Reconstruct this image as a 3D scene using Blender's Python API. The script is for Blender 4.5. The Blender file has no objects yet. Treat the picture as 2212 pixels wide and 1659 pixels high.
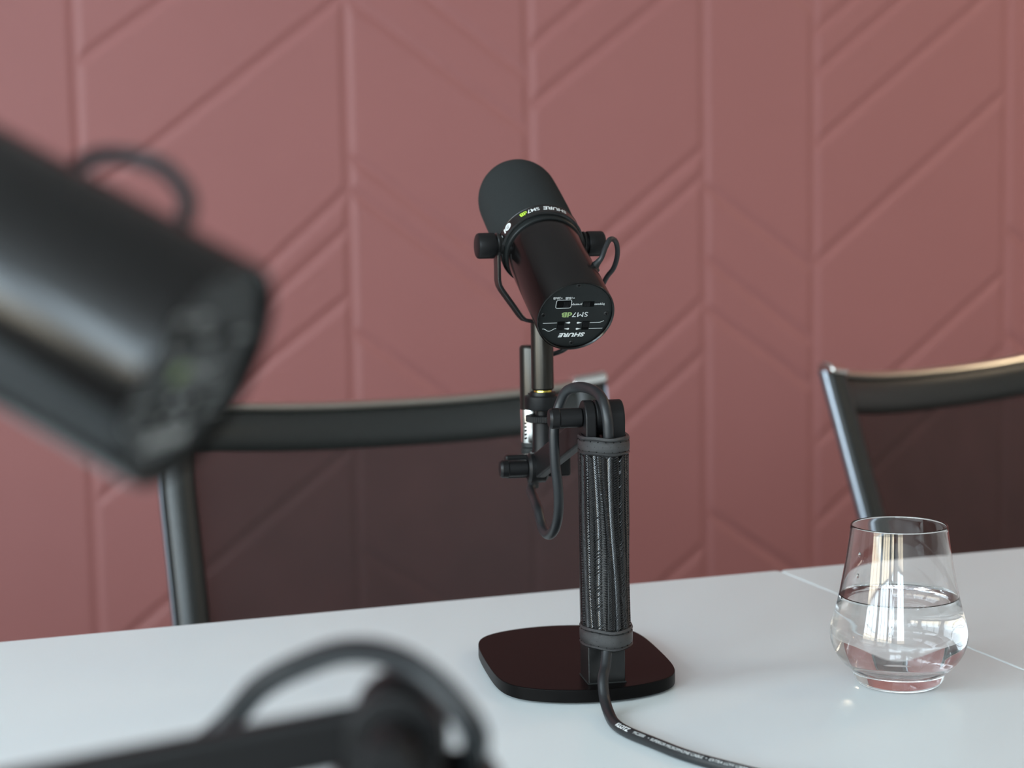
import bpy, bmesh, math, random
from mathutils import Vector, Matrix
random.seed(4)
sc = bpy.context.scene
COL = sc.collection
rad = math.radians
MM = .001

# ------------------------------------------------------------------ camera
F_PX = 3480.0
YAW, PITCH, ROLL = rad(18.4), rad(5.37), rad(1.0)
Z = Vector((0, 0, 1))
F0 = Vector((math.sin(YAW), math.cos(YAW), 0)); X0 = Vector((math.cos(YAW), -math.sin(YAW), 0))
FW = math.cos(PITCH) * F0 - math.sin(PITCH) * Z
U0 = math.sin(PITCH) * F0 + math.cos(PITCH) * Z
RT = math.cos(ROLL) * X0 - math.sin(ROLL) * U0
UP = math.sin(ROLL) * X0 + math.cos(ROLL) * U0
cd = bpy.data.cameras.new('camera'); cam = bpy.data.objects.new('camera', cd); COL.objects.link(cam)
cam.matrix_world = Matrix(((RT.x, UP.x, -FW.x, 0), (RT.y, UP.y, -FW.y, 0), (RT.z, UP.z, -FW.z, 1.06), (0, 0, 0, 1)))
cd.sensor_width = 36; cd.lens = F_PX / 2212 * 36; cd.clip_start = .02
cd.dof.use_dof = True; cd.dof.focus_distance = 1.12; cd.dof.aperture_fstop = 6.0
sc.camera = cam

# ------------------------------------------------------------------ view, sampling, world
sc.view_settings.view_transform = 'Standard'; sc.view_settings.look = 'None'
sc.view_settings.gamma = 1; sc.view_settings.use_curve_mapping = False
sc.view_settings.exposure = -0.07
sc.cycles.use_denoising = True
sc.cycles.max_bounces = 16; sc.cycles.transmission_bounces = 14; sc.cycles.transparent_max_bounces = 16
sc.cycles.caustics_reflective = True; sc.cycles.caustics_refractive = True
sc.cycles.sample_clamp_indirect = 8; sc.cycles.blur_glossy = .3
w = bpy.data.worlds.new('daylight'); sc.world = w; w.use_nodes = True
bg = w.node_tree.nodes['Background']; bg.inputs[0].default_value = (.62, .78, 1, 1); bg.inputs[1].default_value = 1.0

def area(name, loc, target, sx, sy, power, col, spread=180):
    l = bpy.data.lights.new(name, 'AREA'); l.shape = 'RECTANGLE'; l.size = sx; l.size_y = sy
    l.energy = power; l.color = col; l.spread = rad(spread)
    o = bpy.data.objects.new(name, l); COL.objects.link(o); o.location = loc
    o.rotation_euler = (Vector(target) - Vector(loc)).to_track_quat('-Z', 'Y').to_euler()
    return o
XL, XR, YB, YF, ZC = -2.6, 5.2, -3.2, 3.3, 2.75        # room: left, right, rear, front wall, ceiling
WIN = [(-2.95, -1.80), (-1.62, -.32), (-.14, 1.15)]         # windows along the left wall (y ranges)
WZ = (.85, 2.64)
for (a, b) in WIN:
    # blue sky above, a sunlit facade across the street below
    for (za, zb, pw, c_) in ((1.32, WZ[1], 70, (.74, .90, 1.0)), (WZ[0], 1.30, 17, (1.0, .89, .66))):
        area('daylight_at_window', (XL - .16, (a + b) / 2, (za + zb) / 2), (XL + 1, (a + b) / 2, (za + zb) / 2), b - a, zb - za, pw, c_)
# one more window in the rear wall, behind the camera and to its left
RW = (-2.35, -1.1)
for (za, zb, pw, c_) in ((1.32, WZ[1], 84, (.74, .90, 1.0)), (WZ[0], 1.30, 11, (1.0, .89, .66))):
    area('daylight_at_window', (sum(RW) / 2, YB - .16, (za + zb) / 2), (sum(RW) / 2, YB + 1, (za + zb) / 2), RW[1] - RW[0], zb - za, pw, c_)
LAMPS = [(3.4, 2.0), (3.4, -.8)]
for (x, y) in LAMPS:
    area('ceiling_lamp_light', (x, y, ZC - .035), (x, y, 0), .34, .34, 14, (1, .78, .54))

# ------------------------------------------------------------------ materials
def mat(name, col, rough=.5, metal=0, spec=.5, trans=0, ior=1.5, coat=0, bump=None, emit=None, noise=None, sheen=0):
    m = bpy.data.materials.new(name); m.use_nodes = True
    nt = m.node_tree; p = nt.nodes['Principled BSDF']
    p.inputs['Base Color'].default_value = (*col, 1); p.inputs['Roughness'].default_value = rough
    p.inputs['Metallic'].default_value = metal; p.inputs['Specular IOR Level'].default_value = spec
    p.inputs['Transmission Weight'].default_value = trans; p.inputs['IOR'].default_value = ior
    p.inputs['Coat Weight'].default_value = coat; p.inputs['Sheen Weight'].default_value = sheen
    tc = nt.nodes.new('ShaderNodeTexCoord')
    if noise:
        n = nt.nodes.new('ShaderNodeTexNoise'); n.inputs['Scale'].default_value = noise[0]; n.inputs['Detail'].default_value = 4
        r = nt.nodes.new('ShaderNodeMapRange'); r.inputs[3].default_value = 1 - noise[1]; r.inputs[4].default_value = 1 + noise[1]
        x = nt.nodes.new('ShaderNodeMix'); x.data_type = 'RGBA'; x.blend_type = 'MULTIPLY'; x.inputs[0].default_value = 1
        x.inputs[6].default_value = (*col, 1)
        nt.links.new(tc.outputs['Object'], n.inputs['Vector']); nt.links.new(n.outputs['Fac'], r.inputs[0])
        nt.links.new(r.outputs[0], x.inputs[7]); nt.links.new(x.outputs[2], p.inputs['Base Color'])
    if bump:
        n = nt.nodes.new('ShaderNodeTexNoise'); n.inputs['Scale'].default_value = bump[0]; n.inputs['Detail'].default_value = 3
        b = nt.nodes.new('ShaderNodeBump'); b.inputs['Strength'].default_value = bump[1]; b.inputs['Distance'].default_value = bump[2]
        nt.links.new(tc.outputs['Object'], n.inputs['Vector']); nt.links.new(n.outputs['Fac'], b.inputs['Height'])
        nt.links.new(b.outputs[0], p.inputs['Normal'])
    if emit:
        p.inputs['Emission Color'].default_value = (*emit[0], 1); p.inputs['Emission Strength'].default_value = emit[1]
    return m
M = dict(
    wall=mat('rose paint', (.445, .176, .168), .55, noise=(3, .03), bump=(160, .15, .0006)),
    plaster=mat('white plaster', (.66, .66, .65), .8, noise=(2, .03)),
    ceiling=mat('ceiling paint', (.72, .72, .71), .9, noise=(2, .02)),
    carpet=mat('dark carpet', (.12, .11, .105), .95, bump=(400, .5, .004), noise=(60, .2)),
    laminate=mat('white laminate', (.85, .92, .93), .32, spec=.45, noise=(5, .012)),
    steel=mat('brushed steel', (.55, .55, .55), .3, 1, noise=(30, .05)),
    mic=mat('black powder coat', (.0022, .0018, .0018), .17, spec=.44, bump=(2500, .12, .0001)),
    panel=mat('satin black panel', (.0055, .0075, .0075), .42, spec=.4, bump=(2500, .1, .0001)),
    gloss=mat('glossy black ring', (.008, .008, .008), .22, spec=.5, noise=(80, .05)),
    foam=mat('grey black foam', (.025, .0275, .0275), 1, spec=.15, bump=(1800, .6, .0005), noise=(900, .25)),
    rubber=mat('matte black rubber', (.014, .016, .016), .55, spec=.4, noise=(200, .1)),
    plastic=mat('black moulded plastic', (.0055, .0055, .006), .42, spec=.3, bump=(1200, .15, .0002)),
    stand=mat('black coated steel', (.007, .007, .007), .3, spec=.5, noise=(60, .06)),
    basetop=mat('satin black base', (.0045, .004, .004), .34, spec=.06, noise=(60, .06)),
    tube=mat('black anodised tube', (.05, .047, .042), .3, .85, spec=.5, noise=(40, .05)),
    silver=mat('nickel shell', (.80, .79, .76), .22, 1, noise=(40, .03)),
    brass=mat('brass thread', (.75, .62, .12), .25, 1, noise=(60, .04)),
    edge=mat('edge highlight metal', (.34, .38, .44), .38, 1, noise=(20, .02)),  # bluish metal for the imitated highlight along the chair sides
    chrome=mat('polished chrome', (.82, .82, .80), .10, 1, noise=(20, .02)),
    satin=mat('satin aluminium', (.66, .64, .57), .33, 1, noise=(30, .03)),
    leather=mat('black leather', (.012, .012, .013), .28, spec=.9, bump=(3600, 1, .0004), noise=(600, .3)),
    cord=mat('braided cord', (.006, .006, .007), .24, spec=.8, noise=(400, .2)),
    cable=mat('black cable jacket', (.013, .015, .017), .42, spec=.5, noise=(120, .06)),
    white=mat('white print', (.72, .74, .73), .6, noise=(200, .03)),
    lime=mat('lime print', (.50, .72, .06), .6, noise=(200, .03)),
    sage=mat('sage print', (.30, .42, .16), .6, noise=(200, .03)),
    dark=mat('dark recess', (.002, .002, .002), .8, spec=.1, noise=(100, .05)),
    net=mat('black net edging', (.016, .018, .017), .36, spec=.55, bump=(900, .25, .0004), noise=(140, .25)),
    glass=mat('clear glass', (1, 1, 1), 0, trans=1, ior=1.5),
    water=mat('water', (1, 1, 1), 0, trans=1, ior=1.333),
    lampglow=mat('lamp diffuser', (.9, .85, .75), .5, emit=((1, .8, .55), 6)),
    frame=mat('white window frame', (.6, .6, .6), .4, noise=(10, .02)),
)
def net_panel():
    m = bpy.data.materials.new('sheer black net'); m.use_nodes = True; nt = m.node_tree
    p = nt.nodes['Principled BSDF']; p.inputs['Base Color'].default_value = (.022, .020, .020, 1); p.inputs['Roughness'].default_value = .7
    p.inputs['Specular IOR Level'].default_value = .2
    t = nt.nodes.new('ShaderNodeBsdfTransparent'); x = nt.nodes.new('ShaderNodeMixShader')
    tc = nt.nodes.new('ShaderNodeTexCoord'); n = nt.nodes.new('ShaderNodeTexNoise'); n.inputs['Scale'].default_value = 9
    r = nt.nodes.new('ShaderNodeMapRange'); r.inputs[3].default_value = .79; r.inputs[4].default_value = .87
    nt.links.new(tc.outputs['Object'], n.inputs['Vector']); nt.links.new(n.outputs['Fac'], r.inputs[0]); nt.links.new(r.outputs[0], x.inputs[0])
    nt.links.new(t.outputs[0], x.inputs[1]); nt.links.new(p.outputs[0], x.inputs[2])
    nt.links.new(x.outputs[0], nt.nodes['Material Output'].inputs[0]); return m
M['sheer'] = net_panel()

# ------------------------------------------------------------------ mesh helpers
def rot_to(d):
    return Vector(d).normalized().to_track_quat('Z', 'Y').to_matrix()
def smooth_path(pts, n=10):
    P = [Vector(p) for p in pts]; out = []
    Q = [P[0] * 2 - P[1]] + P + [P[-1] * 2 - P[-2]]
    for i in range(1, len(Q) - 2):
        a, b, c, d = Q[i - 1], Q[i], Q[i + 1], Q[i + 2]
        for k in range(n):
            t = k / n
            out.append(.5 * ((2 * b) + (c - a) * t + (2 * a - 5 * b + 4 * c - d) * t * t + (3 * b - a - 3 * c + d) * t ** 3))
    out.append(P[-1]); return out
class MB:
    def __init__(s, T=None): s.v = []; s.f = []; s.T = T
    def add(s, vs, fs):
        o = len(s.v)
        s.v += [tuple(s.T @ Vector(v)) if s.T is not None else tuple(v) for v in vs]
        s.f += [tuple(i + o for i in f) for f in fs]; return s
    def box(s, c, d, R=None):
        vs = []
        for z in (-1, 1):
            for x, y in ((-1, -1), (1, -1), (1, 1), (-1, 1)):
                v = Vector((x * d[0] / 2, y * d[1] / 2, z * d[2] / 2))
                if R is not None: v = R @ v
                vs.append(v + Vector(c))
        return s.add(vs, [(3, 2, 1, 0), (4, 5, 6, 7), (0, 1, 5, 4), (1, 2, 6, 5), (2, 3, 7, 6), (3, 0, 4, 7)])
    def lathe(s, prof, origin=(0, 0, 0), axis=(0, 0, 1), n=64, close=False):
        # prof: (radius, height) pairs along the axis
        R = rot_to(axis); o = Vector(origin); vs = []; fs = []; rings = []
        for r, h in prof:
            if r < 1e-7: rings.append([len(vs)]); vs.append(o + R @ Vector((0, 0, h)))
            else:
                rings.append(list(range(len(vs), len(vs) + n)))
                for k in range(n):
                    a = 2 * math.pi * k / n; vs.append(o + R @ Vector((r * math.cos(a), r * math.sin(a), h)))
        pr = list(zip(rings, rings[1:])) + ([(rings[-1], rings[0])] if close else [])
        for A, B in pr:
            if len(A) == 1 and len(B) == 1: continue
            for k in range(n):
                k2 = (k + 1) % n
                if len(A) == 1: fs.append((A[0], B[k2], B[k]))
                elif len(B) == 1: fs.append((A[k], A[k2], B[0]))
                else: fs.append((A[k], A[k2], B[k2], B[k]))
        return s.add(vs, fs)
    def cyl(s, a, b, r, n=40, ch=None):
        a = Vector(a); b = Vector(b); L = (b - a).length; ch = r * .08 if ch is None else ch
        return s.lathe([(0, 0), (r - ch, 0), (r, ch), (r, L - ch), (r - ch, L), (0, L)], a, b - a, n)
    def tube(s, path, r, n=14):
        P = [Vector(p) for p in path]; vs = []; fs = []; N = len(P); up = None
        for i, p in enumerate(P):
            t = (P[min(i + 1, N - 1)] - P[max(i - 1, 0)]).normalized()
            if up is None: up = t.orthogonal().normalized()
            up = (up - t * up.dot(t)).normalized(); sd = t.cross(up)
            rr = r(i / (N - 1)) if callable(r) else r
            for k in range(n):
                a = 2 * math.pi * k / n; vs.append(p + (up * math.cos(a) + sd * math.sin(a)) * rr)
        for i in range(N - 1):
            for k in range(n):
                k2 = (k + 1) % n; fs.append((i * n + k, i * n + k2, (i + 1) * n + k2, (i + 1) * n + k))
        fs.append(tuple(range(n - 1, -1, -1))); fs.append(tuple((N - 1) * n + k for k in range(n)))
        return s.add(vs, fs)
    def prism(s, outline, z0, z1):
        n = len(outline); vs = [(x, y, z0) for x, y in outline] + [(x, y, z1) for x, y in outline]
        fs = [tuple(range(n - 1, -1, -1)), tuple(range(n, 2 * n))] + [(k, (k + 1) % n, n + (k + 1) % n, n + k) for k in range(n)]
        return s.add(vs, fs)
    def sweep(s, path, sec, frame):
        # sec: closed list of (a, b); frame(i) -> (A, B) vectors; path points
        n = len(sec); vs = []; fs = []
        for i, p in enumerate(path):
            A, B = frame(i)
            for a, b in sec: vs.append(Vector(p) + A * a + B * b)
        for i in range(len(path) - 1):
            for k in range(n):
                k2 = (k + 1) % n; fs.append((i * n + k, i * n + k2, (i + 1) * n + k2, (i + 1) * n + k))
        fs.append(tuple(range(n - 1, -1, -1))); m = (len(path) - 1) * n; fs.append(tuple(m + k for k in range(n)))
        return s.add(vs, fs)
    def ball(s, c, r, sc_=(1, 1, 1), n=12):
        vs = []; fs = []
        m = n // 2
        vs.append(Vector(c) + Vector((0, 0, -r * sc_[2])))
        for i in range(1, m):
            t = math.pi * i / m
            for k in range(n):
                a = 2 * math.pi * k / n
                vs.append(Vector(c) + Vector((r * math.sin(t) * math.cos(a) * sc_[0], r * math.sin(t) * math.sin(a) * sc_[1], -r * math.cos(t) * sc_[2])))
        vs.append(Vector(c) + Vector((0, 0, r * sc_[2]))); last = len(vs) - 1
        for k in range(n):
            k2 = (k + 1) % n; fs.append((0, 1 + k2, 1 + k))
            for i in range(m - 2): fs.append((1 + i * n + k, 1 + i * n + k2, 1 + (i + 1) * n + k2, 1 + (i + 1) * n + k))
            fs.append((1 + (m - 2) * n + k, 1 + (m - 2) * n + k2, last))
        return s.add(vs, fs)
    def build(s, name, m, parent=None, bevel=0, seg=3, smooth=35, origin=None, label=None):
        me = bpy.data.meshes.new(name)
        o3 = Vector(origin) if origin is not None else Vector((0, 0, 0))
        me.from_pydata([tuple(Vector(v) - o3) for v in s.v], [], s.f); me.update()
        bm = bmesh.new(); bm.from_mesh(me); bmesh.ops.recalc_face_normals(bm, faces=bm.faces); bm.to_mesh(me); bm.free()
        me.materials.append(m)
        me.polygons.foreach_set('use_smooth', [True] * len(me.polygons)); me.set_sharp_from_angle(angle=rad(smooth))
        o = bpy.data.objects.new(name, me); COL.objects.link(o); o.location = o3
        if parent is not None: o.parent = parent
        if bevel:
            b = o.modifiers.new('bevel', 'BEVEL'); b.width = bevel; b.segments = seg; b.limit_method = 'ANGLE'; b.angle_limit = rad(40)
            b.harden_normals = True
        if label: o['label'] = label
        return o
def root(name, loc, rz=0, label=None, cat=None, group=None):
    e = bpy.data.objects.new(name, None); COL.objects.link(e); e.location = loc; e.rotation_euler = (0, 0, rz)
    e.empty_display_size = .02
    if label: e['label'] = label; e['category'] = cat
    if group: e['group'] = group
    return e
def tag(o, label, cat, group=None):
    o['label'] = label; o['category'] = cat
    if group: o['group'] = group
    return o
def struct(o): o['kind'] = 'structure'; return o
def text_mesh(txt, size, bold=0, shear=0, xs=1, cuts=0, align='CENTER', space=1, width=None):
    """flat letters as (verts, faces), in metres, x = reading direction, y = up; cap height = size"""
    c = bpy.data.curves.new('t', 'FONT'); c.body = txt; c.size = size / .73; c.offset = bold * size; c.shear = shear
    c.align_x = align; c.align_y = 'CENTER'; c.resolution_u = 3; c.space_character = space; c.fill_mode = 'FRONT'
    o = bpy.data.objects.new('t', c); COL.objects.link(o)
    bpy.context.view_layer.update()
    me = bpy.data.meshes.new_from_object(o.evaluated_get(bpy.context.evaluated_depsgraph_get()))
    bpy.data.objects.remove(o); bpy.data.curves.remove(c)
    bm = bmesh.new(); bm.from_mesh(me); bpy.data.meshes.remove(me)
    for k in range(cuts):
        y = (-.7 + 1.4 * (k + .5) / cuts) * size
        bmesh.ops.bisect_plane(bm, geom=bm.verts[:] + bm.edges[:] + bm.faces[:], plane_co=(0, y, 0), plane_no=(0, 1, 0), dist=1e-7)
    bm.verts.index_update()
    if width: xx = [v.co.x for v in bm.verts]; xs = width / (max(xx) - min(xx))
    vs = [(v.co.x * xs, v.co.y, 0) for v in bm.verts]; fs = [tuple(v.index for v in f.verts) for f in bm.faces]
    bm.free(); return vs, fs

# ------------------------------------------------------------------ room shell
def wall_back():
    """rose wall with a relief of chevron grooves: each cell is a raised panel with bevelled edges"""
    y = YF; G = .017; D = .0042
    cols = [XL, -1.45, -.75, -.35, .209, .749, 1.147, 1.56, 1.834, 2.35, 2.9, 3.3, 4.0, 4.6, XR]
    di = {3: [],
          4: [(1.67, 2.08), (1.404, 1.794), (1.135, 1.55), (.677, 1.154), (.620, 1.078), (.534, .937), (.215, .62)],
          5: [(2.02, 1.74), (1.677, 1.39), (1.55, 1.275), (1.227, .93), (1.157, .86), (.862, .57), (.40, .12)],
          6: [(1.85, 2.16), (1.452, 1.772), (1.327, 1.637), (.920, 1.242), (.855, 1.181), (.574, .903), (.465, .786), (.04, .345)],
          7: [(2.2, 2.0), (1.75, 1.55), (1.158, .965), (.995, .795), (.884, .69), (.42, .23)],
          8: [(1.9, 2.28), (1.50, 1.89), (1.405, 1.80), (1.243, 1.639), (.974, 1.375), (.556, .944), (.366, .764)],
          9: [(2.0, 1.6), (1.05, .65), (.8, .42)],
          1: [(.3, .85), (1.2, 1.75)], 10: [(.6, .9), (1.5, 1.8)], 11: [(1.3, .85)], 12: [(.5, 1.0), (1.6, 2.1)], 0: [(1.6, .9)]}
    m = MB(); z0, z1 = 0, ZC
    for c in range(len(cols) - 1):
        xa, xb = cols[c], cols[c + 1]
        lines = [(z0, z0)] + sorted(di.get(c, []), key=lambda t: t[0] + t[1]) + [(z1, z1)]
        for (a0, b0), (a1, b1) in zip(lines, lines[1:]):
            poly = [Vector((xa, a0)), Vector((xb, b0)), Vector((xb, b1)), Vector((xa, a1))]
            if (poly[1] - poly[2]).length < .002 or (poly[0] - poly[3]).length < .002: continue
            n = 4; ins = []
            for i in range(n):       # inset by half groove width
                p = poly[i]; e0 = (p - poly[i - 1]).normalized(); e1 = (poly[(i + 1) % n] - p).normalized()
                n0 = Vector((-e0.y, e0.x)); n1 = Vector((-e1.y, e1.x)); bis = n0 + n1
                ins.append(p + bis * (G / (bis.dot(n0))))
            ins2 = []
            for i in range(n):
                p = poly[i]; e0 = (p - poly[i - 1]).normalized(); e1 = (poly[(i + 1) % n] - p).normalized()
                n0 = Vector((-e0.y, e0.x)); n1 = Vector((-e1.y, e1.x)); bis = n0 + n1
                ins2.append(p + bis * (G * .22 / (bis.dot(n0))))
            vs = [(p.x, y + D, p.y) for p in poly] + [(p.x, y + D, p.y) for p in ins2] + [(p.x, y, p.y) for p in ins]
            fs = [(8, 9, 10, 11)]
            for i in range(n):
                j = (i + 1) % n; fs += [(i, j, 4 + j, 4 + i), (4 + i, 4 + j, 8 + j, 8 + i)]
            m.add(vs, fs)
    me = m.build('wall_back', M['wall'], smooth=4)
    return struct(me)
wall_back()
MB().box(((XL + XR) / 2, YF + .012 + .06, ZC / 2), (XR - XL + .4, .12, ZC)).build('wall_back_core', M['plaster'])
struct(bpy.data.objects['wall_back_core'])
struct(MB().box(((XL + XR) / 2, (YB + YF) / 2, -.06), (XR - XL + .6, YF - YB + .6, .12)).build('floor', M['carpet']))
struct(MB().box(((XL + XR) / 2, (YB + YF) / 2, ZC + .06), (XR - XL + .6, YF - YB + .6, .12)).build('ceiling', M['ceiling']))
struct(MB().box((XR + .06, (YB + YF) / 2, ZC / 2), (.12, YF - YB, ZC)).build('wall_right', M['plaster']))
wr = MB(); ym = YB - .06
wr.box(((XL + XR) / 2, ym, WZ[0] / 2), (XR - XL, .12, WZ[0])).box(((XL + XR) / 2, ym, (WZ[1] + ZC) / 2), (XR - XL, .12, ZC - WZ[1]))
wr.box(((XL + RW[0]) / 2, ym, sum(WZ) / 2), (RW[0] - XL, .12, WZ[1] - WZ[0])).box(((XR + RW[1]) / 2, ym, sum(WZ) / 2), (XR - RW[1], .12, WZ[1] - WZ[0]))
struct(wr.build('wall_rear', M['plaster']))
fr_ = MB()
for x in (RW[0] + .025, RW[1] - .025): fr_.box((x, ym, sum(WZ) / 2), (.05, .09, WZ[1] - WZ[0]))
fr_.box((sum(RW) / 2, ym, sum(WZ) / 2), (.035, .05, WZ[1] - WZ[0]))
for z in (WZ[0] + .025, WZ[1] - .025, 1.31): fr_.box((sum(RW) / 2, ym, z), (RW[1] - RW[0], .07, .05))
struct(fr_.build('window_4', M['frame']))
wl = MB(); xm = XL - .06
wl.box((xm, (YB + YF) / 2, WZ[0] / 2), (.12, YF - YB, WZ[0])).box((xm, (YB + YF) / 2, (WZ[1] + ZC) / 2), (.12, YF - YB, ZC - WZ[1]))
ys = [YB] + [v for ab in WIN for v in ab] + [YF]
for a, b in zip(ys[::2], ys[1::2]): wl.box((xm, (a + b) / 2, sum(WZ) / 2), (.12, b - a, WZ[1] - WZ[0]))
struct(wl.build('wall_left', M['plaster']))
for i, (a, b) in enumerate(WIN):
    f = MB(); zc = sum(WZ) / 2; h = WZ[1] - WZ[0]
    for y in (a + .025, b - .025): f.box((xm, y, zc), (.09, .05, h))
    for y in (a + (b - a) * .36, a + (b - a) * .72): f.box((xm, y, zc), (.05, .035, h))
    for z in (WZ[0] + .025, WZ[1] - .025): f.box((xm, (a + b) / 2, z), (.09, b - a, .05))
    f.box((xm, (a + b) / 2, 1.31), (.05, b - a, .035))
    struct(f.build('window_%d' % (i + 1), M['frame']))
for (x, y) in LAMPS:
    r = root('ceiling_light', (x, y, ZC - .001), 0, 'square warm ceiling lamp above the meeting room', 'lamp', 'ceiling lamps')
    MB().box((0, 0, -.012), (.40, .40, .022)).build('housing', M['frame'], r, .003)
    MB().box((0, 0, -.0255), (.34, .34, .004)).build('diffuser', M['lampglow'], r)

# ------------------------------------------------------------------ tables
TZ = .74
def table(x0, x1, y0, y1, label):
    cx, cy = (x0 + x1) / 2, (y0 + y1) / 2
    r = root('conference_table', (cx, cy, 0), 0, label, 'table', 'white tables pushed side by side')
    w_, d_ = x1 - x0, y1 - y0
    c = .004
    out = [(-w_ / 2 + c, -d_ / 2), (w_ / 2 - c, -d_ / 2), (w_ / 2, -d_ / 2 + c), (w_ / 2, d_ / 2 - c), (w_ / 2 - c, d_ / 2), (-w_ / 2 + c, d_ / 2), (-w_ / 2, d_ / 2 - c), (-w_ / 2, -d_ / 2 + c)]
    MB().prism(out, TZ - .025, TZ).build('tabletop', M['laminate'], r, .0018, 3)
    for sx in (-1, 1):
        for sy in (-1, 1):
            MB().box((sx * (w_ / 2 - .06), sy * (d_ / 2 - .09), (TZ - .025) / 2), (.045, .045, TZ - .026)).build('leg', M['steel'], r, .003)
    ap = MB()
    for sy in (-1, 1): ap.box((0, sy * (d_ / 2 - .09), TZ - .05), (w_ - .17, .025, .045))
    for sx in (-1, 1): ap.box((sx * (w_ / 2 - .06), 0, TZ - .05), (.025, d_ - .23, .045))
    ap.build('apron_frame', M['steel'], r, .002)
table(-1.10, .7048, .235, 1.336, 'white laminate table left of the seam, carrying microphones and water glass')
table(.7052, 2.51, .235, 1.336, 'bare white laminate table at far right, beyond the pale seam line')

# ------------------------------------------------------------------ chairs
def chair(loc, rz, label):
    r = root('mesh_back_chair', loc, rz, label, 'chair', 'black net back chairs behind the table')
    W, H, ZT, rec, dip, bow = .58, .50, .858, rad(18), .020, .035
    def S(u, v, off=0):
        e = 1 - abs(u) ** 2.4
        x = u * W / 2 * (1 - .055 * v)
        return Vector((x, .0 - v * H * math.sin(rec) + bow * (1 - u * u) - off * math.cos(rec), ZT - v * H * math.cos(rec) - dip * e * (1 - v) - off * math.sin(rec)))
    nu, nv = 40, 24
    g = MB(); vs = [S(-.93 + 1.86 * i / nu, .06 + .94 * j / nv) for j in range(nv + 1) for i in range(nu + 1)]
    g.add(vs, [(j * (nu + 1) + i, j * (nu + 1) + i + 1, (j + 1) * (nu + 1) + i + 1, (j + 1) * (nu + 1) + i) for j in range(nv) for i in range(nu)])
    g.build('net_back', M['sheer'], r)
    # dark doubled net wrapped over the frame: top band and two side bands
    def oval(a, b, n=16): return [(a * math.cos(2 * math.pi * k / n), b * math.sin(2 * math.pi * k / n)) for k in range(n)]
    top = [S(-.97 + 1.94 * i / 48, .060) for i in range(49)]
    nrm = Vector((0, -math.cos(rec), -math.sin(rec) * 0)).normalized()
    dn = Vector((0, -math.sin(rec), -math.cos(rec)))
    MB().sweep(top, oval(.027, .011), lambda i: (dn, nrm)).build('top_band', M['net'], r, label='black band of doubled net')
    tc = [S(-.9 + 1.8 * i / 48, -.004) for i in range(49)]
    MB().sweep(tc, oval(.0065, .011, 12), lambda i: (dn, nrm)).build('top_rail', M['satin'], r, label='satin metal rail')
    for sx in (-1, 1):
        side = [S(sx * .955, .0 + 1.0 * i / 24) for i in range(25)]
        MB().sweep(side, oval(.021, .015), lambda i: (Vector((1, 0, 0)), nrm)).build('side_band', M['net'], r, label='black band of doubled net')
        strip = [S(sx * 1.034, .0 + 1.02 * i / 24, -.007) for i in range(25)]  # added strip stands in for the highlight on the glossy side band
        MB().sweep(strip, oval(.0024, .007, 12), lambda i: (Vector((1, 0, 0)), nrm)).build('side_highlight', M['edge'], r, label='thin strip imitating the highlight on the side band')
        cap = [S(sx * (.875 + .155 * k / 10), -.012, .0) for k in range(11)]
        MB().sweep(cap, oval(.0105, .016, 16), lambda i: (dn, nrm)).build('corner_cap', M['chrome'], r, bevel=.004, label='chrome corner cap')
    # seat, stem and five-star base under the table
    yb = -H * math.sin(rec)
    seat = MB()
    sv = []; N = 12
    for j in range(N + 1):
        for i in range(N + 1):
            u = -1 + 2 * i / N; t = j / N
            sv.append(Vector((u * .26, yb + .02 - t * .44, .435 - .02 * (1 - u * u) + (.03 * (1 - t * 4) if t < .25 else -.03 * max(0, t - .85) / .15))))
    for z in (0, -.03):
        seat.add([v + Vector((0, 0, z)) for v in sv], [(j * (N + 1) + i, j * (N + 1) + i + 1, (j + 1) * (N + 1) + i + 1, (j + 1) * (N + 1) + i) for j in range(N) for i in range(N)])
    b = [j * (N + 1) for j in range(N + 1)]; e = [j * (N + 1) + N for j in range(N + 1)]
    for ed in (b, e, list(range(N + 1)), list(range(N * (N + 1), (N + 1) ** 2))):
        seat.add([sv[k] for k in ed] + [sv[k] + Vector((0, 0, -.03)) for k in ed], [(k, k + 1, N + 2 + k, N + 1 + k) for k in range(N)])
    seat.build('seat', M['net'], r)
    for sx in (-1, 1):
        MB().sweep(smooth_path([S(sx * .97, .98), (sx * .275, yb - .01, .405), (sx * .275, yb - .15, .395), (sx * .26, yb - .42, .40)], 6), oval(.008, .014), lambda i: (Vector((1, 0, 0)), Vector((0, .3, 1)).normalized())).build('seat_rail', M['chrome'], r)
    cy = yb - .2
    MB().box((0, cy, .385), (.5, .05, .02)).build('cross_bar', M['satin'], r, .004)
    MB().cyl((0, cy, .09), (0, cy, .378), .024).build('stem', M['chrome'], r)
    for k in range(5):
        a = rad(90 + 72 * k); d = Vector((math.cos(a), math.sin(a), 0)); c0 = Vector((0, cy, 0))
        lg = MB().sweep([c0 + d * .0 + Z * .095, c0 + d * .15 + Z * .085, c0 + d * .29 + Z * .07], oval(.017, .013, 12), lambda i: (Vector((-d.y, d.x, 0)), Z)).build('base_leg', M['satin'], r)
        cs = MB().cyl(c0 + d * .285 + Vector((-d.y, d.x, 0)) * .012 + Z * .028, c0 + d * .285 - Vector((-d.y, d.x, 0)) * .012 + Z * .028, .027, 24)
        cs.cyl(c0 + d * .285 + Z * .045, c0 + d * .285 + Z * .07, .008, 12).build('castor', M['plastic'], r)
chair((.5005, 2.01, 0), 0, 'black net back chair behind the sharp central microphone stand, left of the other chair')
ry = rad(20)
chair((1.121 + .29 * math.cos(ry), 1.975 + .29 * math.sin(ry), 0), ry, 'black net back chair cut by the right edge, behind the water glass')

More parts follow.
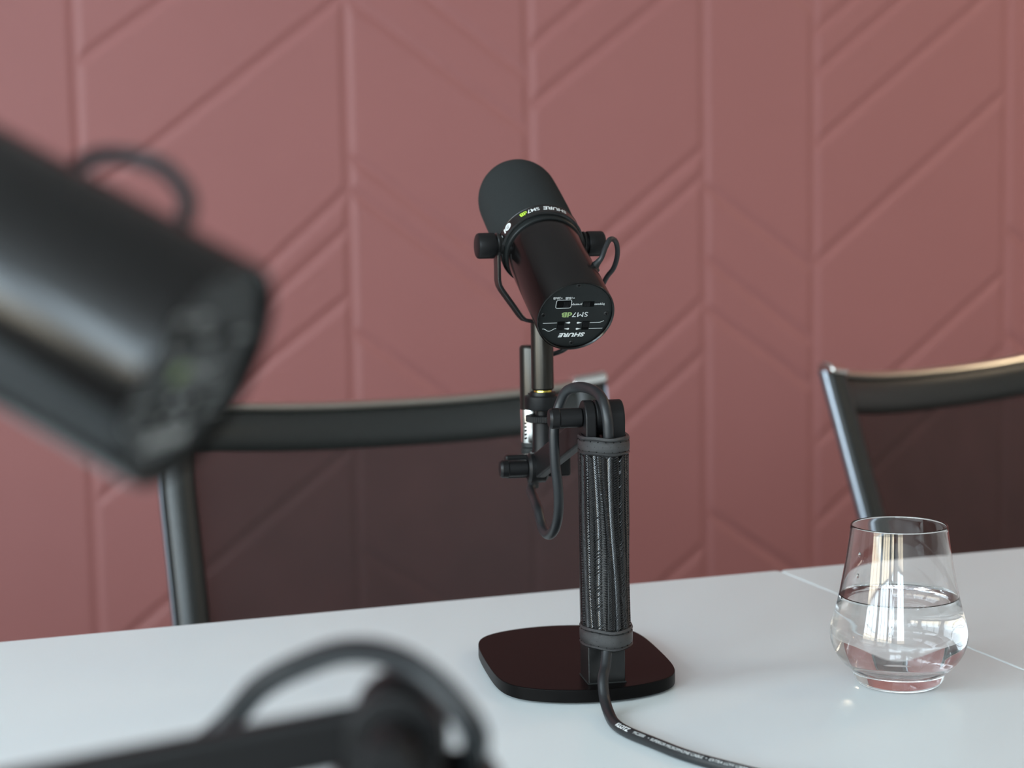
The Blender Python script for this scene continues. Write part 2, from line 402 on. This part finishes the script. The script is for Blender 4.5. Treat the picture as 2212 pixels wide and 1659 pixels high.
# ------------------------------------------------------------------ microphone
def microphone(pivot, yaw, pitch, label, wire, wr=.0019):
    r = root('microphone', pivot, yaw, label, 'microphone', 'black broadcast microphones')
    T = Matrix.Rotation(pitch, 4, 'X') @ Matrix.Scale(MM, 4)       # body frame, millimetres, +Y = towards the foam
    AY = (0, 1, 0)
    b = MB(T).lathe([(27.3, -95.5), (27.3, -98.2), (28.0, -99.0), (28.7, -98.7), (29, -97.5), (29, -20), (29, -12), (28, -8), (20, -8)], axis=AY, n=96)
    body = b.build('body', M['mic'], r)
    MB(T).lathe([(28.9, -11.5), (29.8, -11.3), (30.2, -10.6), (30.3, -10), (30.3, -6.6), (30.0, -6), (28, -6)], axis=AY, n=96).build('collar', M['panel'], r)
    ring = MB(T).lathe([(29, -6.2), (31.9, -6.2), (32.35, -5.9), (32.35, -5.4), (32.0, -5.0), (32.0, 4.3), (32.3, 4.6), (32.3, 5.1), (31.8, 5.4), (28, 5.4)], axis=AY, n=128).build('label_ring', M['gloss'], r)
    prof = [(29, 5.2), (31.0, 5.4), (31.6, 8), (32.2, 30), (32.2, 50), (32.0, 67)]
    for k in range(1, 13):
        t = math.pi / 2 * k / 12; prof.append((32.0 * math.cos(t) ** .92 if k < 12 else 0, 67 + 34 * math.sin(t)))
    MB(T).lathe(prof, axis=AY, n=96).build('foam_windscreen', M['foam'], r)
    # lettering wrapped on the ring; letter tops point to the rear, reading from +X to -X over the top
    def ringtext(txt, size, deg, m, name, **k):
        vs, fs = text_mesh(txt, size, cuts=0, **k)
        bm = bmesh.new(); V = [bm.verts.new(v) for v in vs]
        for f in fs:
            try: bm.faces.new([V[i] for i in f])
            except ValueError: pass
        xs_ = [v[0] for v in vs]; n = 16
        for q in range(1, n):
            x = min(xs_) + (max(xs_) - min(xs_)) * q / n
            bmesh.ops.bisect_plane(bm, geom=bm.verts[:] + bm.edges[:] + bm.faces[:], plane_co=(x, 0, 0), plane_no=(1, 0, 0), dist=1e-6)
        bm.verts.index_update(); R = 32.09; out = []
        for v in bm.verts:
            a = rad(deg) - v.co.x / R      # angle from top, positive towards +X
            out.append((R * math.sin(a), .3 - v.co.y, R * math.cos(a)))
        MB(T).add(out, [tuple(v.index for v in f.verts) for f in bm.faces]).build(name, m, ring); bm.free()
    ringtext('SHURE', 4.6, 14.5, M['white'], 'ring_lettering', bold=.045, shear=.25, width=20.5)
    ringtext('SM7', 4.3, -18, M['white'], 'ring_lettering', bold=.01, width=9.6)
    ringtext('dB', 4.3, -32.3, M['lime'], 'ring_lettering', bold=.04, width=6.1)
    ic = MB(T)
    def onring(pts, deg):
        R = 32.1; return [(R * math.sin(rad(deg) - x / R), .2 - y, R * math.cos(rad(deg) - x / R)) for x, y in pts]
    ic.add(onring([(3.3 * math.cos(k * math.pi / 12), 3.3 * math.sin(k * math.pi / 12)) for k in range(24)], -60), [tuple(range(24))])
    ic.add(onring([(-3.4, -2.6), (3.0, -1.2), (3.0, 1.2), (-3.4, 2.6)], -72.5), [(0, 1, 2, 3)])
    ic.build('ring_emblem', M['white'], ring)
    ic2 = MB(T); Rr = 32.16
    for k in range(4):
        pts = [(2.3 * math.cos(j * math.pi / 12), (k - 1.5) * 1.0 + .16 * math.sin(j * math.pi / 12)) for j in range(24)]
        wv = math.sqrt(max(.1, 1 - ((k - 1.5) / 2.6) ** 2))
        ic2.add([(Rr * math.sin(rad(-60) - x * wv / Rr), .2 - y, Rr * math.cos(rad(-60) - x * wv / Rr)) for x, y in pts], [tuple(range(24))])
    ic2.build('ring_emblem_lines', M['steel'], ring)
    # rear panel
    yb = -96.6
    pn = MB(T).lathe([(0, yb), (27.3, yb), (27.3, yb + 3), (0, yb + 3)], axis=AY, n=96).build('rear_panel', M['panel'], r)
    yt = yb - .06
    def lab(txt, size, x, z, m, name='panel_lettering', **k):
        vs, fs = text_mesh(txt, size, **k)
        MB(T).add([(x - vx, yt, z - vy) for vx, vy, _ in vs], fs).build(name, m, pn)
    lab('+28dB', 1.95, -14.9, 14.8, M['white'], width=6.9, bold=.01); lab('+18dB', 1.95, -5.8, 14.6, M['white'], width=6.9, bold=.01)
    lab('preamp', 1.9, .2, 8.9, M['white'], width=7.2, bold=.01); lab('bypass', 1.9, 17.0, 8.5, M['white'], width=7.5, bold=.01)
    lab('SM7', 4.1, 3.75, .5, M['white'], bold=-.005, width=11.8); lab('dB', 4.1, -6.2, .6, M['sage'], bold=.045, width=7.8)
    lab('SHURE', 3.3, .4, -16.9, M['white'], bold=.06, shear=.25, width=20.2, space=1.06)
    ln = MB(T)
    def stroke(pts, wd=.42):
        for (a, b2) in zip(pts, pts[1:]):
            a = Vector(a); b2 = Vector(b2); d = (b2 - a).normalized(); n = Vector((-d.y, d.x)) * wd / 2; e = d * wd * .25
            q = [a - e + n, b2 + e + n, b2 + e - n, a - e - n]; ln.add([(p.x, yt, p.y) for p in q], [(0, 1, 2, 3)])
    stroke([(-23.0, -6.3), (-12.8, -6.3)])
    stroke([(-22.8, -11.2), (-21.6, -11.2), (-20.6, -11.7), (-19.3, -12.8), (-18.2, -13.2), (-17.0, -13.2), (-15.9, -12.8), (-14.6, -11.7), (-13.6, -11.3), (-12.6, -11.3)])
    stroke([(12.3, -7.0), (19.6, -7.0), (22.6, -5.7)]); stroke([(12.4, -12.1), (22.4, -12.1)])
    rr = []
    for cx_, cz_, a0 in ((-5.6, 11.6, 0), (-14.2, 11.6, 90), (-14.2, 7.5, 180), (-5.6, 7.5, 270)):
        for k in range(5): a = rad(a0 + 22.5 * k); rr.append((cx_ + 1.4 * math.cos(a), cz_ + 1.4 * math.sin(a)))
    stroke(rr + [rr[0]], .38); stroke([(-4.2, 8.9), (-3.5, 8.9)], .35)
    for x, z, s in ((-4.6, -6.5, 1), (-4.6, -11.7, 1), (4.2, -6.8, -1), (4.2, -12.0, -1)):
        pts = [(x - s * 2.0, z)] + [(x + s * (1.1 + .8 * math.cos(rad(a))), z + .8 * math.sin(rad(a))) for a in (120, 90, 60, 30, 0, -30, -60, -90, -120)]
        ln.add([(p[0], yt, p[1]) for p in pts], [tuple(range(len(pts)))])
    ln.build('panel_marks', M['white'], pn)
    for (x0, x1, z0, z1, kx0, kx1, kz0, kz1, vert) in ((-14.9, -4.9, 6.8, 12.3, -10.0, -5.3, 7.3, 11.8, 1), (4.5, 12.9, 6.7, 11.3, 4.9, 9.6, 7.1, 10.9, 1),
                                                     (-12.1, -6.9, -12.7, -5.2, -11.7, -7.3, -12.2, -8.0, 0), (6.6, 11.9, -13.0, -5.6, 7.1, 11.4, -10.6, -6.0, 0)):
        rc = MB(T).box(((x0 + x1) / 2, yb - .03, (z0 + z1) / 2), (x1 - x0, .1, z1 - z0)).build('switch_slot', M['dark'], r)
        k = MB(T).box(((kx0 + kx1) / 2, yb - .1, (kz0 + kz1) / 2), (kx1 - kx0, .6, kz1 - kz0))
        for q in range(5):
            t = (q + .5) / 5
            if vert: k.box((kx0 + (kx1 - kx0) * t, yb - .5, (kz0 + kz1) / 2), (.4, .6, (kz1 - kz0) * .8))
            else: k.box(((kx0 + kx1) / 2, yb - .5, kz0 + (kz1 - kz0) * t), ((kx1 - kx0) * .8, .6, .36))
        k.build('switch_slider', M['plastic'], rc)
    for x, z in ((-1.0, 25.0), (23.4, .4), (-23.7, .6), (.8, -24.0)):
        s = MB(T).lathe([(0, .5), (1.9, .5), (1.9, -.1), (1.5, -.4), (0, -.45)], origin=(x, yb, z), axis=AY, n=24).build('screw', M['stand'], r)
        MB(T).box((x, yb - .46, z), (2.0, .06, .5)).box((x, yb - .47, z), (.5, .06, 2.0)).build('screw_slot', M['dark'], s)
    # yoke: a flat strip bent into a U, knobs at both pivots
    S1 = Matrix.Scale(MM, 4)
    half = [(-34.2, 7), (-34.2, -26), (-33.4, -30), (-31.5, -33.5), (-17.5, -53), (-14.5, -56.3), (-10.5, -57.6), (0, -57.8)]
    path = [Vector((x, 0, z)) for x, z in half] + [Vector((-x, 0, z)) for x, z in reversed(half[:-1])]
    path = [path[0]] + path[1:]
    def fr(i):
        t = (path[min(i + 1, len(path) - 1)] - path[max(i - 1, 0)]).normalized(); return Vector((0, 1, 0)), t.cross(Vector((0, 1, 0)))
    yk = MB(S1).sweep(path, [(-5.5, -1.3), (5.5, -1.3), (6, -.8), (6, .8), (5.5, 1.3), (-5.5, 1.3), (-6, .8), (-6, -.8)], fr)
    for s in (-1, 1): yk.cyl((s * 33.0, 0, 1), (s * 35.4, 0, 1), 8.6)
    yk.build('yoke', M['stand'], r)
    for s in (-1, 1):
        MB(S1).lathe([(0, 0), (7.2, 0), (7.2, 1.6), (9.5, 1.8), (9.7, 2.4), (9.7, 13.2), (9.2, 14.4), (8.2, 15), (0, 15.2)], origin=(s * 35.2, 0, 0), axis=(s, 0, 0), n=48).build('pivot_knob', M['plastic'], r)
        MB(S1).lathe([(0, 0), (7.6, 0), (7.6, 2.6), (0, 2.6)], origin=(s * 30.6, 0, 0), axis=(s, 0, 0), n=40).build('pivot_washer', M['stand'], r)
    MB(S1).lathe([(0, -56), (8.5, -56.5), (8.6, -57), (8.6, -109.6), (7.6, -110.8), (0, -110.8)], n=48).build('mount_tube', M['tube'], r)
    MB(S1).lathe([(0, -110.6), (6.6, -110.6), (6.9, -112.4), (0, -112.4)], n=40).build('thread', M['brass'], r)
    br = MB(S1).box((0, 13, -119), (13, 26, 9)).lathe([(0, -112.2), (9.6, -112.2), (9.9, -113.2), (9.9, -115.2), (0, -115.2)])
    br.lathe([(0, -115.0), (13.6, -115.0), (14.2, -115.6), (14.0, -124.4), (13.0, -125.8), (0, -125.8)]); br.build('mount_collar', M['plastic'], r)
    MB(S1).lathe([(0, -78), (7.6, -78), (8.8, -79), (9.3, -80.5), (9.3, -128.5), (0, -128.5)], origin=(-1.1, 26, 0), n=48).build('output_socket', M['tube'], r)
    # thin lead from a grommet on the body round the yoke to the socket
    if wire:
        W = Matrix.Translation(pivot) @ Matrix.Rotation(yaw, 4, 'Z')
        pts = [W.inverted() @ Vector(p) for p in wire]
        MB().tube(smooth_path(pts, 8), wr, 14).build('lead', M['cable'], r)
        d = (pts[1] - pts[0]).normalized()
        MB().lathe([(0, -.004), (.0048, -.004), (.0050, .0006), (.0032, .0016), (.0024, .004), (.0020, .0075), (0, .0075)], origin=pts[0], axis=d, n=24).build('grommet', M['rubber'], r)
    return r

# ------------------------------------------------------------------ desk stand
def stand(post, ya, J2, axis_xy, label, slz=0.0, deep=.0150):
    """post: xy of the upright; ya: yaw; J2: far joint of the arm (world); axis_xy: where the mic's tube stands"""
    X = Vector((math.cos(ya), math.sin(ya), 0)); Y = Vector((-math.sin(ya), math.cos(ya), 0))
    base = Vector((*post, TZ)) + Y * .0652 - X * .007
    r = root('microphone_stand', base, ya, label, 'stand', 'low desk stands')
    inv = (Matrix.Translation(base) @ Matrix.Rotation(ya, 4, 'Z')).inverted()
    # base plate: a disc with two flats and rounded corners
    out = []; R = .0912; fl = .0655; n = 160
    rc = .022
    for k in range(n):
        a = 2 * math.pi * k / n; x = R * math.cos(a); y = R * math.sin(a)
        # soft minimum of the disc radius and the flat
        rf = fl / max(abs(math.cos(a)), 1e-3)
        rr = (R ** -9 + rf ** -9) ** (-1 / 9)
        out.append((rr * math.cos(a), rr * math.sin(a)))
    MB().prism(out, .0015, .0105).build('base_plate', M['basetop'], r, .0008, 2, smooth=30)
    MB().prism([(x * .93, y * .93) for x, y in out], 0, .0016).build('base_pad', M['rubber'], r)
    px, py = .007, -.0652
    MB().box((px, py, .0105 + .0845), (.026, .026, .169)).build('post', M['stand'], r, .0008, 2)
    MB().box((px, py, .0108), (.0272, .0272, .0012)).build('post_foot', M['rubber'], r)
    jz = .9334 - TZ
    for s in (-1, 1):      # clevis cheeks, rounded on top
        cheek = []
        for k in range(17): a = math.pi * k / 16; cheek.append((.0125 * math.cos(a), jz - .0005 + .0122 * math.sin(a)))
        cheek += [(-.0125, jz - .016), (.0125, jz - .016)]
        wd = (.0076, .0112)[s > 0]; x0 = px + (-.0048, .0039)[s > 0]
        xs = sorted((x0, x0 + s * wd))
        MB().add([(xs[0], py + y, z) for y, z in cheek] + [(xs[1], py + y, z) for y, z in cheek],
                 [tuple(range(19)), tuple(range(37, 18, -1))] + [(k, (k + 1) % 19, 19 + (k + 1) % 19, 19 + k) for k in range(19)]).build('clevis', M['plastic'], r, .0012, 3)
    MB().cyl((px - .0065, py, jz), (px + .0065, py, jz), .0085).build('hinge_pin', M['steel'], r)
    kn = MB().cyl((px - .0128, py, jz), (px - .0285, py, jz), .0067, ch=.0006)
    kn.lathe([(0, 0), (.0066, 0), (.0071, .0007), (.0071, .0055), (.0058, .0073), (0, .0075)], origin=(px - .0282, py, jz), axis=(-1, 0, 0), n=40)
    kn.build('hinge_knob', M['plastic'], r)
    # arm
    A = Vector((px, py, jz)); B = inv @ Vector(J2); d = (B - A); L = d.length; dn = d.normalized()
    Rr = Matrix((Vector((1, 0, 0)), dn, Vector((1, 0, 0)).cross(dn))).transposed()
    Rr = Matrix((dn.cross(Vector((1, 0, 0)).cross(dn)).normalized(), dn, Vector((1, 0, 0)).cross(dn).normalized())).transposed()
    ar = MB().box((A + B) / 2, (.0080, L - .010, deep), Rr)
    ar.build('arm', M['plastic'], r, .0018, 3)
    MB().cyl(A + Vector((-.0046, 0, 0)), A + Vector((.0034, 0, 0)), .0118).build('arm_barrel', M['plastic'], r)
    # far joint with its knob and wing
    MB().cyl(B + Vector((-.0075, 0, 0)), B + Vector((.0075, 0, 0)), .0115, ch=.002).build('joint_block', M['plastic'], r)
    k2 = MB().cyl(B + Vector((-.0075, 0, 0)), B + Vector((-.0225, 0, 0)), .0064, ch=.0005)
    k2.lathe([(0, 0), (.0064, 0), (.0069, .0007), (.0069, .005), (.0056, .0068), (0, .007)], origin=B + Vector((-.022, 0, 0)), axis=(-1, 0, 0), n=40)
    k2.build('joint_knob', M['plastic'], r)
    MB().box(B + Vector((.002, .009, .0005)), (.051, .009, .018)).build('joint_wing', M['plastic'], r, .002)
    # threaded adaptor and thumb wheel under the microphone's collar
    Cx = inv @ Vector((axis_xy[0], axis_xy[1], J2[2]))
    sh = MB().lathe([(0, 0), (.0095, 0), (.0098, .006), (.0082, .014), (.0080, .0348 + slz), (.0055, .0358 + slz), (.0055, .0425 + slz), (0, .0425 + slz)], origin=(Cx.x, Cx.y, B.z), n=40)
    sh.box(((Cx.x + B.x) / 2, (Cx.y + B.y) / 2, B.z + .004), (.013, .02, .013)).build('adaptor', M['plastic'], r)
    wv = []; nn = 180
    for z, rr0 in ((.0340 + slz, .0120), (.0346 + slz, .0130), (.0388 + slz, .0130), (.0394 + slz, .0120)):
        for k in range(nn):
            rr = rr0 + (.00028 if k % 3 == 0 else 0); a = 2 * math.pi * k / nn
            wv.append((Cx.x + rr * math.cos(a), Cx.y + rr * math.sin(a), B.z + z))
    ff = [tuple(range(nn - 1, -1, -1)), tuple(3 * nn + k for k in range(nn))]
    for j in range(3): ff += [(j * nn + k, j * nn + (k + 1) % nn, (j + 1) * nn + (k + 1) % nn, (j + 1) * nn + k) for k in range(nn)]
    MB().add(wv, ff).build('thumb_wheel', M['plastic'], r, smooth=15)
    # braided sleeve round the post and the cable
    z0, z1 = .7768 - TZ, .9213 - TZ; sx, sy, oy = .0160, .0206, -.0046
    def ring(z, a, k=1.0, grow=0):
        wob = 1 + .014 * math.sin(a * 3 + z * 55) + .010 * math.sin(a * 2 - z * 90)
        return Vector((px + .0014 + (sx * wob + grow) * math.cos(a), py + oy + (sy * wob + grow) * math.sin(a), z))
    core = MB(); nz = 14; na = 48; cv = []
    for j in range(nz + 1):
        for k in range(na): cv.append(ring(z0 + (z1 - z0) * j / nz, 2 * math.pi * k / na, grow=-.0012))
    core.add(cv, [(j * na + k, j * na + (k + 1) % na, (j + 1) * na + (k + 1) % na, (j + 1) * na + k) for j in range(nz) for k in range(na)])
    sl = core.build('braided_sleeve', M['cord'], r, label='braided black leather sleeve')
    st = MB(); ncol = 26; rows = 104; hz0 = z0 + .0125; hz1 = z1 - .0125
    tw = rad(-14)
    for c in range(ncol):
        kind = (1, -1, 1, 1, -1)[c % 5]; ph = random.random()
        w2 = math.pi / ncol * (1.14 if c % 5 != 3 else .8)
        for q in range(rows):
            t = (q + ph * .8 + .1) / rows; z = hz0 + (hz1 - hz0) * t
            if z > hz1: continue
            a0 = 2 * math.pi * c / ncol + tw * (t - .5) + .06 * math.sin(t * 5 + c)
            dz = kind * (.0023, .0013, .0023, .0006, .0018)[c % 5] * random.uniform(.85, 1.1)
            pts = []; 
            for e in range(5):
                f = -1 + 2 * e / 4
                lift = .0003 + .0009 * (1 - f * f)
                pts.append(ring(z + dz * f + (.0003 * (1 - f * f)), a0 + w2 * f, grow=lift - .0008))
            st.tube(pts, lambda u: (.00012 + .00038 * math.sin(math.pi * min(max(u, .05), .95)) ** .6), 5)
    st.build('braiding', M['cord'], sl)
    for (za, zb, sg, off) in ((z1 - .0120, z1 + .0005, 1, .0004), (z0 - .0005, z0 + .0135, -1, .0010)):
        cf = MB(); prof = [(za, -.0016), (za, .0), (za + .0011, .0011), (za + .0022, .0001), (za + .0031, .0009), (za + .0065, .0010), (zb - .0038, .0009), (zb - .0028, .0000), (zb - .0015, .0011), (zb, .0004), (zb, -.0016)]
        cv = []; na = 72
        for z, g in prof:
            for k in range(na):
                a = 2 * math.pi * k / na
                dzz = (.0003 if sg > 0 else .0008) * math.sin(a * 2 + 1) + .0003 * math.sin(a * 5)
                cv.append(ring(z + dzz, a, grow=g + off))
        m_ = len(prof); cf.add(cv, [(j * na + k, j * na + (k + 1) % na, (j + 1) * na + (k + 1) % na, (j + 1) * na + k) for j in range(m_ - 1) for k in range(na)])
        cuff = cf.build('leather_cuff', M['leather'], sl, smooth=60)
        ho = MB()
        for q in range(20):
            a = 2 * math.pi * q / 20
            for zz, da in ((za + .0062, 0), (zb - .0030 if sg > 0 else zb - .0022, .12), (za + .0028, .06)):
                p = ring(zz + (.0003 if sg > 0 else .0008) * math.sin(a * 2 + 1), a + da, grow=.0007 + off)
                ho.ball(p, .0004, n=8)
        ho.build('stitch_holes', M['dark'], cuff)
    return r

PIV = Vector((.4102, 1.1588, 1.0504)); MY = rad(-2.7)
stand((.4024, 1.021), rad(-8.5), (.4015, 1.150, .8812), (.4095, 1.1575), 'black desk stand with braided sleeve, fully in view in the centre of the table', 0, .0195)
microphone(PIV, MY, rad(31), 'black microphone with foam end, in focus, on the stand in the centre',
           [(.4300, 1.0985, 1.034), (.4343, 1.0951, 1.0400), (.4386, 1.097, 1.0479), (.4439, 1.1008, 1.0538), (.4515, 1.1087, 1.052), (.4561, 1.1168, 1.043), (.4568, 1.1261, 1.0325),
            (.4549, 1.1366, 1.0247), (.4531, 1.1516, 1.0102), (.4437, 1.1616, .9854), (.4329, 1.1657, .9707), (.4225, 1.1726, .9652), (.4156, 1.1787, .9628)])
JF = (-.0233, .4196, .9165); PF = Vector((-.0233, .4200, 1.0729))
stand((.099, .396), rad(71.6), JF, (JF[0], JF[1] + .003), 'blurred black desk stand at the bottom left, nearest the camera', -.0115)
microphone(PF, rad(54), rad(26.7), 'large blurred black microphone cut off by the left edge of the photo',
           [(.0450, .3870, 1.0560), (.0489, .3920, 1.0649), (.0500, .3960, 1.0690), (.0491, .401, 1.0729), (.0458, .4099, 1.0776), (.0398, .4174, 1.0803), (.0344, .4268, 1.0814), (.0297, .4346, 1.0806), (.0240, .444, 1.0760), (.015, .455, 1.06), (-.005, .465, 1.045), (-.025, .468, 1.03)], .0024)

# ------------------------------------------------------------------ cables with their plugs
def mic_cable(pts, plug_xy, zt, label):
    """pts: world path from the plug's boot; plug_xy, zt: axis and top of the plug"""
    r = root('microphone_cable', (plug_xy[0], plug_xy[1], pts[0][2]), 0, label, 'cable', 'black microphone cables')
    o = Vector(r.location); path = smooth_path([Vector(p) - o for p in pts], 12)
    jk = MB().tube(path, .0037, 22).build('jacket', M['cable'], r)
    T0 = Matrix.Translation((0, 0, zt - o.z))
    MB(T0).lathe([(0, .001), (.0090, .001), (.0094, 0), (.0094, -.0250), (.0090, -.0258), (0, -.0258)], n=48).build('plug_shell', M['silver'], r)
    sl = MB(T0)
    for k in range(5): sl.box((-.0078 * .98 + .0002, -.0058, -.010 - k * .0030), (.0022, .0012, .0011), Matrix.Rotation(rad(35), 3, 'Z'))
    sl.build('shell_marks', M['dark'], r)
    L = zt - .0298 - pts[0][2]
    MB(T0).lathe([(0, -.0256), (.0088, -.0256), (.0088, -.0290), (.0082, -.0295), (.0092, -.0305), (.0090, -.0345), (.0075, -.0370), (.0062, -.046), (.0052, -.0298 - L * .8), (.0042, -.0298 - L - .004), (0, -.0298 - L - .004)], n=40).build('boot', M['rubber'], r)
    return r, jk, path, o
PX = PIV + Matrix.Rotation(MY, 3, 'Z') @ Vector((-.0011, .026, 0))
CABR = .0037
CAB = [(PX.x, PX.y, .8640), (.4066, 1.1800, .8590), (.4040, 1.1660, .8552), (.3993, 1.1431, .8502), (.3970, 1.1268, .8389), (.3961, 1.1110, .8364), (.3955, 1.0960, .8432), (.3935, 1.0822, .8569), (.3909, 1.0742, .8752), (.3873, 1.0701, .8960),
       (.3864, 1.0694, .9161), (.3882, 1.0702, .9276), (.3918, 1.0702, .9384), (.3947, 1.0643, .9476), (.3994, 1.0525, .9513), (.4016, 1.0356, .9512), (.4012, 1.0190, .9490), (.4004, 1.0075, .9440), (.4004, 1.0020, .9350), (.4008, 1.0012, .9240), (.4015, 1.0030, .9050), (.4003, 1.0038, .88),
       (.4000, 1.0040, .83), (.3992, 1.0030, .7920), (.3975, 1.0000, .7785), (.3935, .9935, .7665), (.3885, .9855, .7600), (.3862, .9765, .7490), (.3830, .9600, .7436), (.3790, .9400, .7437), (.3800, .9220, .7437), (.3860, .8990, .7437),
       (.3950, .8680, .7437), (.4085, .8400, .7437), (.4292, .8035, .7437), (.462, .74, .7437), (.49, .62, .7437), (.47, .45, .7437), (.46, .33, .7437), (.46, .26, .7437), (.46, .232, .7425), (.46, .222, .73), (.46, .218, .60), (.46, .21, .2), (.46, .20, .02), (.46, .12, .0039), (.4, -.2, .0039), (.2, -.5, .0039)]
cr, jk, path, o0 = mic_cable(CAB, (PX.x, PX.y), .9221, 'black printed cable looping through the braided sleeve in the centre, then along the table')
# print along the cable
acc = [0]
for a, b in zip(path, path[1:]): acc.append(acc[-1] + (b - a).length)
def along(s):
    for i in range(len(acc) - 1):
        if acc[i + 1] >= s:
            t = (s - acc[i]) / (acc[i + 1] - acc[i]); return path[i].lerp(path[i + 1], t), (path[i + 1] - path[i]).normalized()
    return path[-1], (path[-1] - path[-2]).normalized()
i0 = min(range(len(path)), key=lambda i: (path[i] + o0 - Vector((.3790, .938, .7437))).length)
def cable_text(txt, s0, size, bold, name, m=M['white'], shear=.3, xs=1.1):
    vs, fs = text_mesh(txt, size, bold=bold, shear=shear, cuts=6, align='LEFT', xs=xs)
    xs_ = [v[0] for v in vs]; out = []
    tilt = rad(38); R = .00375
    for x, y, _ in vs:
        p, t = along(s0 + x); side = t.cross(Z).normalized()      # right of travel
        if side.dot(Vector((-F0.x, -F0.y, 0))) < 0: side = -side
        up = side.cross(t); up = up if up.z > 0 else -up
        ang = tilt - y / R
        out.append(p + (side * math.sin(ang) + up * math.cos(ang)) * R)
    MB().add(out, fs).build(name, m, jk); return s0 + max(xs_)
s = acc[i0] + .0055
s = cable_text('KLOTZ', s, .0030, .05, 'cable_print')
s = cable_text('MC2000', s + .004, .0021, .0, 'cable_print')
s = cable_text('\u2022  SUPERIOR MICROPHONE CABLE  \u2022  EXTRA LOW CAPACITANCE', s + .003, .0021, .0, 'cable_print')

XF = PF + Matrix.Rotation(rad(54), 3, 'Z') @ Vector((-.0011, .026, 0))
def q(u, v, z):     # along the front stand's own axes, from its post
    ya = rad(71.6); return (.099 + u * math.cos(ya) - v * math.sin(ya), .396 + u * math.sin(ya) + v * math.cos(ya), z)
mic_cable([(XF.x, XF.y, .889), (XF.x, XF.y, .879), (XF.x + .008, XF.y - .012, .862), (.0, .455, .853), (.022, .452, .870), (.040, .459, .900), (.0629, .4564, .9200), (.0721, .4470, .9330), (.0832, .4351, .9418), (.0924, .4188, .9482), (.1006, .4004, .9497),
           (.1078, .3852, .9450), (.1145, .3790, .9344), q(.0, -.0185, .9200), q(0, -.0195, .90), q(0, -.0195, .83), q(0, -.0205, .785), q(0, -.028, .768), q(0, -.042, .752), q(0, -.058, .7437), q(.02, -.085, .7437), q(.06, -.13, .7437), (.30, .36, .7437), (.33, .28, .7437), (.33, .232, .7425), (.33, .222, .73), (.33, .215, .5), (.33, .2, .02), (.33, .12, .0039), (.2, -.2, .0039)],
          (XF.x, XF.y), PF.z - .1282, 'blurred black cable arching over the stand at the bottom left')

# ------------------------------------------------------------------ glass of water
GX, GY = .6035, .9660
def dense(prof, n=5):
    return [(max(p.x, 0), p.y) for p in smooth_path([(r_ * MM, h_ * MM, 0) for r_, h_ in prof], n)]
base_ = [(0, .0012), (22 * MM, .0008), (26 * MM, 0), (28.5 * MM, .0012), (31 * MM, .0045), (32.0 * MM, .0085), (32.8 * MM, .0105)]
outer = dense([(32.8, 10.5), (35.5, 12.5), (39.5, 16.5), (43.5, 22.0), (46.2, 28.5), (47.2, 34.5), (46.7, 41), (45.0, 48.5), (42.0, 60.0), (38.0, 79.0), (34.9, 99.0), (33.25, 111.5)])
inner = dense([(32.15, 111.5), (33.8, 99.0), (36.9, 79.0), (40.8, 60.2), (43.6, 48.8), (45.2, 41.2), (45.6, 34.5), (44.2, 28.5), (40.8, 22.9), (35.0, 18.3), (26, 15.2), (14, 13.6), (4, 13.25)])
rim = [(33.2 * MM, .1119), (33.17 * MM, .1124), (33.0 * MM, .1128), (32.7 * MM, .11295), (32.4 * MM, .1128), (32.2 * MM, .1124), (32.15 * MM, .1119)]
g = tag(MB().lathe(base_[:-1] + outer + rim + inner + [(0, .0132)], n=160).build('drinking_glass', M['glass'], smooth=70), 'clear stemless tumbler half full of water, right of the central stand', 'glass')
g.location = (GX, GY, TZ + .0002)
wet = [(40.95, 59.8), (43.75, 48.8), (45.35, 41.2), (45.75, 34.5), (44.35, 28.4), (40.95, 22.7), (35.1, 18.1), (26, 15.0), (14, 13.4), (4, 13.05)]
wt = tag(MB().lathe([(0, .0622), (25 * MM, .0622), (36.5 * MM, .0622), (38.5 * MM, .0623), (39.5 * MM, .0626), (40.1 * MM, .0632), (40.32 * MM, .0637), (40.42 * MM, .0633), (40.52 * MM, .0622)] + dense(wet) + [(0, .0130)], n=160)
         .build('drinking_water', M['water'], smooth=70), 'clear still water filling the lower half of the tumbler', 'water')
wt.location = (GX, GY, TZ + .0002)

for (du, dv, z) in ((-.0312, -.0178, .0955), (-.0326, -.0186, .0810)):
    p_ = X0 * du + F0 * dv
    dr = MB().ball((p_.x, p_.y, z), .0013, (.8, .8, 1.3), 14).build('water_drop', M['water'], g, label='small clear drop on the glass wall')
